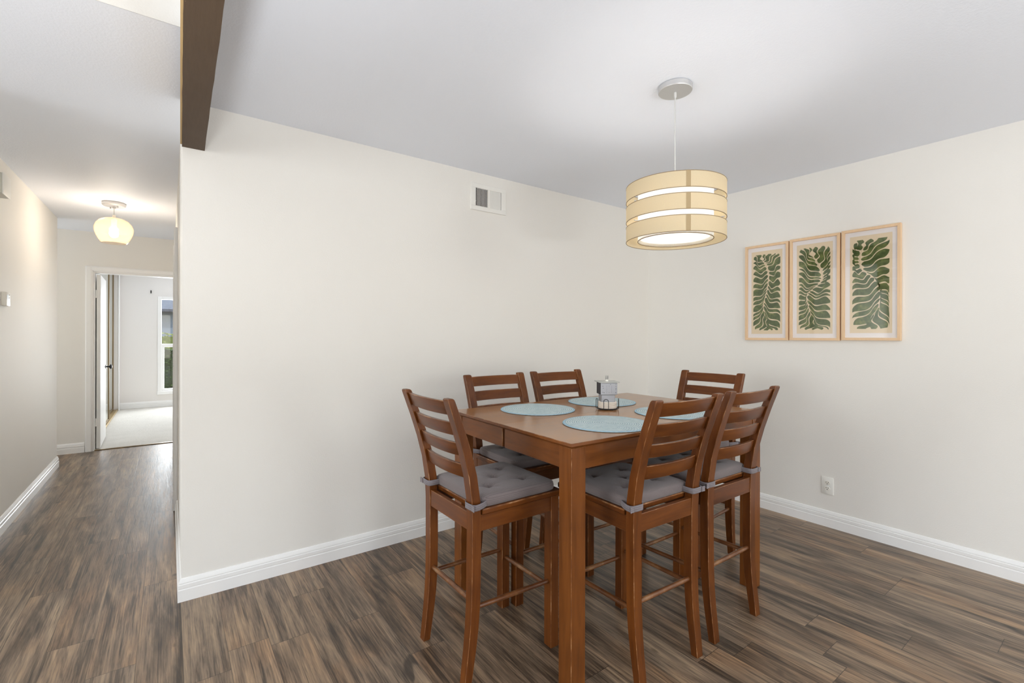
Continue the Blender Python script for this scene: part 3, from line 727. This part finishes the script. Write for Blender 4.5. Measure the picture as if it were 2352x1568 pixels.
# ------------------------------------------------------------------ framed prints on the right wall
def catmull(P, t):
    n = len(P)-1; x = min(max(t, 0), .99999)*n; i = int(x); f = x-i
    p0, p1, p2, p3 = P[max(i-1, 0)], P[i], P[i+1], P[min(i+2, n)]
    return tuple(.5*((2*p1[k])+(-p0[k]+p2[k])*f+(2*p0[k]-5*p1[k]+4*p2[k]-p3[k])*f*f+(-p0[k]+3*p1[k]-3*p2[k]+p3[k])*f**3) for k in (0, 1))
def leaves(bm, hw, hh, stem, nl, nr, rng, y, bend, mat):
    """wavy leaves springing from a winding stem and filling a rectangle"""
    S = [(a*hw, b*hh) for a, b in stem]
    for side, n in ((-1, nl), (1, nr)):
        xb, xt = S[0][0], S[-1][0]
        L = [abs(side*hw-xb), 2*hh, abs(side*hw-xt)]; tot = sum(L)
        def edge(e):
            d = e*tot
            if d < L[0]: return (xb+side*d, -hh)
            if d < L[0]+L[1]: return (side*hw, -hh+d-L[0])
            return (side*hw-side*(d-L[0]-L[1]), hh)
        bs = []; ph0 = rng.uniform(-.6, .6)
        cuts = [0]
        for k in range(n): cuts.append(cuts[-1]+rng.uniform(.6, 1.45))
        cuts = [c/cuts[-1] for c in cuts]
        for k, q in enumerate(cuts):
            e = q; s = min(max(.03+.94*q + bend*.06*math.sin(PI*q), .01), .985)
            a, b = catmull(S, s), edge(e)
            dx, dz = b[0]-a[0], b[1]-a[1]; ln = math.hypot(dx, dz) or 1; nx, nz = -dz/ln, dx/ln
            amp = .0150*min(1, ln/.075)*side; cv = []
            for i in range(25):
                t_ = i/24; o = amp*(math.sin(2*PI*t_*1.25+.6*side+ph0+2.6*q)*min(1, t_*2.5)*.75 - .95*math.sin(PI*t_**.8))*(1-t_**8*.7)
                x, z = a[0]+dx*t_+nx*o, a[1]+dz*t_+nz*o
                cv.append((min(max(x, -hw), hw), min(max(z, -hh), hh)))
            bs.append(cv)
        for k in range(n):
            up, lo = [], []
            tip = rng.choice((.12, .3, .5, .75)); st = rng.uniform(0, .04); yk = y - .00001*(k+1) - (.00018 if side > 0 else 0); wm = rng.uniform(0, 6.28)
            for i in range(25):
                t_ = i/24
                if t_ < st: continue
                (x0, z0), (x1, z1) = bs[k][i], bs[k+1][i]
                mx_, mz_ = (x0+x1)/2, (z0+z1)/2; ddx, ddz = (x1-x0)/2, (z1-z0)/2; ln = math.hypot(ddx, ddz) or 1e-6
                q = (t_-st)/(1-st)
                sh = min(1, (q/.085)**.75)*(.93+.07*math.sin(9*q+wm))*(1 if q < .78 else 1-(1-tip)*((q-.78)/.22)**1.5)
                w_ = max(.0003, (ln-.0019)*sh)
                up.append((mx_+ddx/ln*w_, mz_+ddz/ln*w_)); lo.append((mx_-ddx/ln*w_, mz_-ddz/ln*w_))
            U = [bm.verts.new((x, yk, z)) for x, z in up]; Lw = [bm.verts.new((x, yk, z)) for x, z in lo]
            for i in range(len(U)-1):
                f = bm.faces.new((U[i], U[i+1], Lw[i+1], Lw[i])); f.material_index = mat
    for i in range(60):
        p, q = catmull(S, i/60), catmull(S, (i+1)/60); dx, dz = q[0]-p[0], q[1]-p[1]; ln = math.hypot(dx, dz) or 1; nx, nz = -dz/ln*.0004, dx/ln*.0004
        f = bm.faces.new([bm.verts.new(c) for c in ((p[0]-nx, y, p[1]-nz), (q[0]-nx, y, q[1]-nz), (q[0]+nx, y, q[1]+nz), (p[0]+nx, y, p[1]+nz))]); f.material_index = 2
m_stem = plain('brown_stem_ink', (128,96,68), .85)
def print_frame(label, yc, wd, z0, z1, stem, nl, nr, seed, bend):
    rng = random.Random(seed); ht = z1-z0
    p = thing('framed_print', label, 'framed print', (0, yc, z0), -PI/2, 'botanical prints on the right wall')
    hw = wd/2; fw = .0175; D = .026
    bm = B()
    def rail(poly):
        a = [(x, -D, z) for x, z in poly]; b = [(x, -.001, z) for x, z in poly]; loft(bm, [a, b])
    rail([(-hw,0),(hw,0),(hw-fw,fw),(-hw+fw,fw)]); rail([(-hw,ht),(-hw+fw,ht-fw),(hw-fw,ht-fw),(hw,ht)])
    rail([(-hw,0),(-hw+fw,fw),(-hw+fw,ht-fw),(-hw,ht)]); rail([(hw,0),(hw,ht),(hw-fw,ht-fw),(hw-fw,fw)])
    sharp_bevel(bm, .0008, 60); obj('frame', bm, m_frame, p, smooth=0)
    bm = B(); bx(bm, -hw+fw-.002, hw-fw+.002, -.013, -.004, fw-.002, ht-fw+.002); obj('mat_board', bm, m_matbd, p, smooth=0)
    pw, ph = hw-fw-.027, ht/2-fw-.030
    bm = B(); cz = ht/2; bx(bm, -pw, pw, -.0140, -.0131, cz-ph, cz+ph)
    b0 = len(bm.verts); leaves(bm, pw-.014, ph-.026, stem, nl, nr, rng, -.0143, bend, 1)
    bm.verts.ensure_lookup_table()
    for v_ in bm.verts[b0:]: v_.co.z += cz
    obj('print', bm, [m_paper, m_leaf, m_stem], p, smooth=0)
    bm = B(); bx(bm, -hw+fw-.001, hw-fw+.001, -.0215, -.0195, fw-.001, ht-fw+.001); obj('glass', bm, m_glass, p, smooth=0)
print_frame('pale wood framed green leaf print, leftmost of three, its stem curving gently left', -1.089, .313, 1.268, 1.988, [(.2,-.82),(-.15,-.55),(-.25,-.3),(-.02,0),(.12,.25),(.15,.5),(-.1,.75),(-.35,.85)], 17, 17, 3, .6)
print_frame('pale wood framed green leaf print in the middle, with a zigzag stem', -1.411, .313, 1.269, 1.992, [(.15,-.85),(-.2,-.6),(-.45,-.35),(-.5,-.12),(.0,.02),(.45,.15),(.5,.35),(.2,.6),(-.15,.8)], 20, 18, 11, -.4)
print_frame('pale wood framed green leaf print, rightmost of three, with a bold S stem', -1.734, .313, 1.272, 1.996, [(-.1,-.82),(.3,-.62),(.55,-.38),(.62,-.15),(.5,.02),(.05,.2),(-.45,.32),(-.6,.5),(-.55,.7),(-.3,.88)], 15, 15, 23, .5)

# ------------------------------------------------------------------ small wall fittings
v_ = thing('wall_vent', 'white metal air vent high on the back wall, its left louvers dark', 'vent', (-1.800, 0, 2.175))
bm = B(); hw, ht, op = .149, .187, (.108, .031, .156)
bx(bm, -hw, hw, -.011, 0, 0, op[1], .0015); bx(bm, -hw, hw, -.011, 0, op[2], ht, .0015); bx(bm, -hw, -op[0], -.011, 0, op[1]-.001, op[2]+.001, .0015); bx(bm, op[0], hw, -.011, 0, op[1]-.001, op[2]+.001, .0015); bx(bm, -.006, .006, -.0105, -.001, op[1], op[2])
obj('vent_frame', bm, m_plast2, v_, smooth=0)
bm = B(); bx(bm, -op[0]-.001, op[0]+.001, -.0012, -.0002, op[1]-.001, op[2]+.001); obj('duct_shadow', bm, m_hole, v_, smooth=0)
bm = B()
for i in range(9):
    for s in (-1, 1):
        x = s*(.0115+i*.0108); dx = .0048
        P = [(x-dx if s > 0 else x+dx*.55, -.0018), (x+dx if s > 0 else x-dx*.55, -.0095)]
        (xa, ya), (xb, yb) = P
        loft(bm, [[(xa, ya, z), (xb, yb, z), (xb+(.0010 if s > 0 else .0042), yb, z), (xa+(.0010 if s > 0 else .0042), ya, z)] for z in (op[1], op[2])])
obj('louvers', bm, m_plast2, v_, smooth=0)
bm = B(); tube(bm, [(-.115, -.011, .045), (-.115, -.018, .062)], .003, 8); obj('damper_lever', bm, m_plast2, v_)

ou = thing('power_outlet', 'white double power outlet low on the right wall', 'outlet', (0, -1.491, .221), -PI/2)
bm = B(); bx(bm, -.036, .036, -.006, 0, 0, .116, .0025, 2); obj('cover_plate', bm, m_plast2, ou)
for zc in (.039, .077):
    bm = B(); lathe(bm, [(0,0),(.0165,0),(.0165,.0025),(.0155,.0035),(0,.0035)], 28)
    for q in bm.verts: q.co = V((q.co.x, -.0055-q.co.z, zc+q.co.y*.82))
    r_ = obj('receptacle', bm, m_plast, ou)
    bm = B(); bx(bm, -.0075, -.0052, -.0096, -.009, zc+.0005, zc+.0085); bx(bm, .0052, .0075, -.0096, -.009, zc+.0015, zc+.0085)
    vs = [bm.verts.new((.0028*math.cos(2*PI*k/12), -.0095, zc-.0065+.0028*math.sin(2*PI*k/12))) for k in range(12)]; bm.faces.new(vs)
    obj('slot', bm, m_hole, r_, smooth=0)
bm = B(); lathe(bm, [(0,0),(.003,0),(.003,.001),(0,.0013)], 12)
for q in bm.verts: q.co = V((q.co.x, -.006-q.co.z, .058+q.co.y))
obj('screw', bm, m_steel, ou)

cb_ = thing('door_chime', 'boxy off-white door chime cover high on the left hallway wall', 'door chime', (XL, 1.525, 2.175), PI/2)
bm = B(); bx(bm, -.095, .085, -.044, 0, .004, .130, .003, 2); obj('cover', bm, plain('darker_white_plastic', (206,203,192), .5), cb_)  # cover body in a darker white than the front panel
bm = B(); bx(bm, -.089, .088, -.050, -.0435, 0, .134, .003, 2); obj('front_panel', bm, m_plast2, cb_)
th_ = thing('thermostat', 'small white thermostat on the left hallway wall below the chime', 'thermostat', (XL, 1.69, 1.485), PI/2)
bm = B(); bx(bm, -.055, .048, -.024, 0, 0, .092, .004, 2); obj('body', bm, m_plast, th_)
bm = B(); bx(bm, -.034, .006, -.0246, -.0235, .046, .074); obj('display', bm, m_grey, th_, smooth=0)
for z in (.052, .072):
    bm = B(); bx(bm, .022, .030, -.0255, -.0235, z, z+.006, .001); obj('button', bm, m_grey, th_)

cr = thing('curtain_bracket', 'tiny dark curtain bracket on the bedroom wall above the window', 'bracket', (-3.897, BY, 2.04))
bm = B(); bx(bm, -.008, .008, -.006, 0, 0, .05, .001); tube(bm, [(0,-.004,.040),(0,-.045,.040),(0,-.052,.050)], .006, 8); tube(bm, [(0,-.004,.015),(0,-.03,.015)], .006, 8); obj('bracket_arm', bm, m_knobblk, cr)

# mirrored closet doors in the bedroom
def mirror_door(label, x, y0, y1):
    c = thing('mirror_closet_door', label, 'closet door', (x, y0, .02), 0, 'mirrored closet doors'); L = y1-y0; h = 2.33; f = .035
    bm = B(); bx(bm, -.02, .008, 0, f, 0, h, .003); bx(bm, -.02, .008, L-f, L, 0, h, .003); bx(bm, -.02, .008, f, L-f, 0, .03, .003); bx(bm, -.02, .008, f, L-f, h-.03, h, .003); obj('door_frame', bm, m_bronze, c)
    bm = B(); bx(bm, -.006, 0, f, L-f, .03, h-.03); obj('mirror_panel', bm, m_mirror, c, smooth=0)
mirror_door('bronze framed sliding mirror closet door nearest the bedroom door', -4.358, 5.00, 6.36)
mirror_door('bronze framed sliding mirror closet door at the far end of the closet', -4.402, 6.27, 7.615)
bm = B(); bx(bm, -4.43, -4.335, 4.98, 7.62, .004, .020, .003); bx(bm, -4.348, -4.335, 4.98, 7.62, .02, .034, .002); struct('trim_4', bm, m_gold)
bm = B(); bx(bm, -4.435, -4.335, 4.98, 7.62, 2.353, 2.385); struct('trim_5', bm, m_bronze)
bm = B(); bx(bm, -4.334, -4.318, 7.60, 7.70, .0, 2.43, .003); struct('trim_6', bm, m_white)

# ------------------------------------------------------------------ outside the bedroom window
sbox('ground_yard', -16, 10, 7.95, 40, -.2, -.12, m=plain('reddish_mulch', (150,112,92), .95, bump=(30, .6, .02)))
def foliage(name, label, xs, ys, zs, n, size, rgb, cat, seed):
    rng = random.Random(seed); bm = B()
    for _ in range(n):
        p = V((rng.uniform(*xs), rng.uniform(*ys), rng.uniform(*zs)))
        if zs[0] < .3 or True:
            top = zs[1]-.10*abs(math.sin(p.x*3.1))-.05*abs(math.sin(p.x*7.7+1)); p.z = min(p.z, top)
        R_ = Matrix.Rotation(rng.uniform(0, 6.28), 3, 'Z') @ Matrix.Rotation(rng.uniform(-1.2, 1.2), 3, 'X')
        s = size*rng.uniform(.6, 1.3)
        q = [p + R_ @ V(c)*s for c in ((-1,0,0),(0,-.45,.08),(1,0,0),(0,.45,.08))]
        bm.faces.new([bm.verts.new(c) for c in q])
    t = NT(name+'_leaf'); nz = t.noise(t.coord(), 9, 3, .6)
    a = s2l(rgb)
    p = t.pbr(t.mix(nz, tuple(x*.55 for x in a), tuple(min(1, x*1.5) for x in a)), .5, spec=.3)
    o = obj(name, bm, t.done(p), smooth=0); tag(o, label, cat); return o
hd = foliage('hedge', 'dense dark green hedge outside the bedroom window', (-5.6, -.5), (12.1, 12.9), (-.10, 1.06), 9500, .036, (92, 118, 56), 'hedge', 5)
bm = B(); bx(bm, -5.5, -.6, 12.3, 12.8, -.12, .90); obj('hedge_core', bm, plain('dark_twigs', (58,72,34), .9), hd, smooth=0)
sh = foliage('flowering_shrub', 'yellow green shrubs behind the hedge', (-6, 0), (14.2, 15.2), (-.10, 1.46), 6500, .045, (186, 196, 92), 'shrub', 6)
bm = B(); bx(bm, -5.9, -.1, 14.5, 15.0, -.12, 1.25); obj('shrub_core', bm, plain('dark_twigs_2', (130,142,66), .9), sh, smooth=0)
nh = thing('neighbor_house', 'grey blue neighbouring house with a shingled roof', 'house', (-3, 18, -.12))
bm = B(); bx(bm, -9, 9, 0, 6, 0, 2.32); obj('house_wall', bm, plain('grey_blue_siding', (150,164,176), .8), nh, smooth=0)
bm = B(); loft(bm, [[(x,-.5,2.24),(x,-.5,2.32),(x,3,4.0),(x,6.5,2.32),(x,6.5,2.24)] for x in (-9.5, 9.5)])
t = NT('grey_shingles'); sx = t.n('ShaderNodeTexBrick'); t.l(t.coord((1.5,1.5,1.5)), sx.inputs[0]); sx.inputs['Color1'].default_value = (*s2l((150,154,160)),1); sx.inputs['Color2'].default_value = (*s2l((176,178,182)),1); sx.inputs['Mortar'].default_value = (*s2l((110,112,118)),1); sx.inputs['Scale'].default_value = 4
obj('house_roof', bm, t.done(t.pbr(sx.outputs[0], .85)), nh, smooth=0)
bm = B(); bx(bm, -.3, 1.3, -.04, .02, .9, 2.0); obj('house_window', bm, plain('far_window', (176,196,212), .15), nh, smooth=0)

# ------------------------------------------------------------------ light
def area(name, loc, rot, sx_, sy_, power, color=(1,1,1), spread=180):
    l = bpy.data.lights.new(name, 'AREA'); l.shape = 'RECTANGLE'; l.size = sx_; l.size_y = sy_; l.energy = power; l.color = color; l.spread = math.radians(spread)
    o = bpy.data.objects.new(name, l); COL.objects.link(o); o.location = loc; o.rotation_euler = rot; return o
def point(name, loc, power, r, color):
    l = bpy.data.lights.new(name, 'POINT'); l.energy = power; l.shadow_soft_size = r; l.color = color
    o = bpy.data.objects.new(name, l); COL.objects.link(o); o.location = loc; return o
DAY = (.935, .975, 1.0)
area('daylight_window_2', (-1.4, -6.62, 1.22), (PI/2, 0, 0), 1.5, 1.85, 48, DAY)
area('daylight_window_3', (-4.25, -6.62, 1.22), (PI/2, 0, 0), 2.2, 1.85, 24, DAY)
area('daylight_window_4', (-8.02, -1.0, 1.45), (0, -PI/2, 0), 1.5, 1.8, 94, DAY)
area('daylight_window_5', (-8.02, -4.3, 1.45), (0, -PI/2, 0), 1.6, 1.7, 44, DAY)
area('daylight_window_1', ((WX0+WX1)/2, BY+.2, 1.15), (-PI/2, 0, 0), 1.2, 1.7, 100, DAY)
area('alcove_fill_light', (-5.95, 3.80, 1.3), (0, -PI/2, 0), 1.6, .5, 9, DAY)  # added fill lamp, out of view, brightening the end of the hallway
area('camera_flash_bounce', (-2.8, -4.3, 1.0), (PI, 0, 0), .5, .5, 62, (.95, .98, 1))
area('entry_fill_uplight', (-4.1, -1.7, 1.1), (PI, 0, 0), .4, .4, 14, (.95, .98, 1))  # second unseen uplight, added to brighten the entry ceiling and hallway

w = bpy.data.worlds.new('sky'); scene.world = w; w.use_nodes = True; nt = w.node_tree
sky = nt.nodes.new('ShaderNodeTexSky'); sky.sky_type = 'NISHITA'; sky.sun_disc = False; sky.sun_elevation = math.radians(48); sky.sun_rotation = math.radians(200); sky.air_density = 1.2
bg = nt.nodes['Background']; nt.links.new(sky.outputs[0], bg.inputs[0]); bg.inputs[1].default_value = .2
sl = bpy.data.lights.new('sun', 'SUN'); sl.energy = 1.1; sl.angle = math.radians(1); so = bpy.data.objects.new('sun', sl); COL.objects.link(so); so.rotation_euler = (math.radians(42), 0, math.radians(-14))

# ------------------------------------------------------------------ camera
cam = bpy.data.cameras.new('camera'); co = bpy.data.objects.new('camera', cam); COL.objects.link(co)
cam.sensor_width = 36; cam.lens = 1073.05/2352*36; cam.shift_y = -(784-770.966)/2352; cam.shift_x = .3/2352
co.location = (-3.6315, -2.7888, 1.2961); 
co.rotation_euler = (Matrix.Rotation(-.63264, 3, 'Z') @ Matrix.Rotation(PI/2, 3, 'X') @ Matrix.Rotation(.0025, 3, 'Z')).to_euler()
cam.clip_start = .05; scene.camera = co

vs = scene.view_settings; vs.view_transform = 'Standard'; vs.look = 'None'; vs.gamma = 1; vs.exposure = .09
try: vs.use_curve_mapping = False
except Exception: pass
cy = scene.cycles
cy.max_bounces = 10; cy.diffuse_bounces = 6; cy.glossy_bounces = 4; cy.transmission_bounces = 6; cy.transparent_max_bounces = 12
cy.sample_clamp_indirect = 12; cy.use_denoising = True
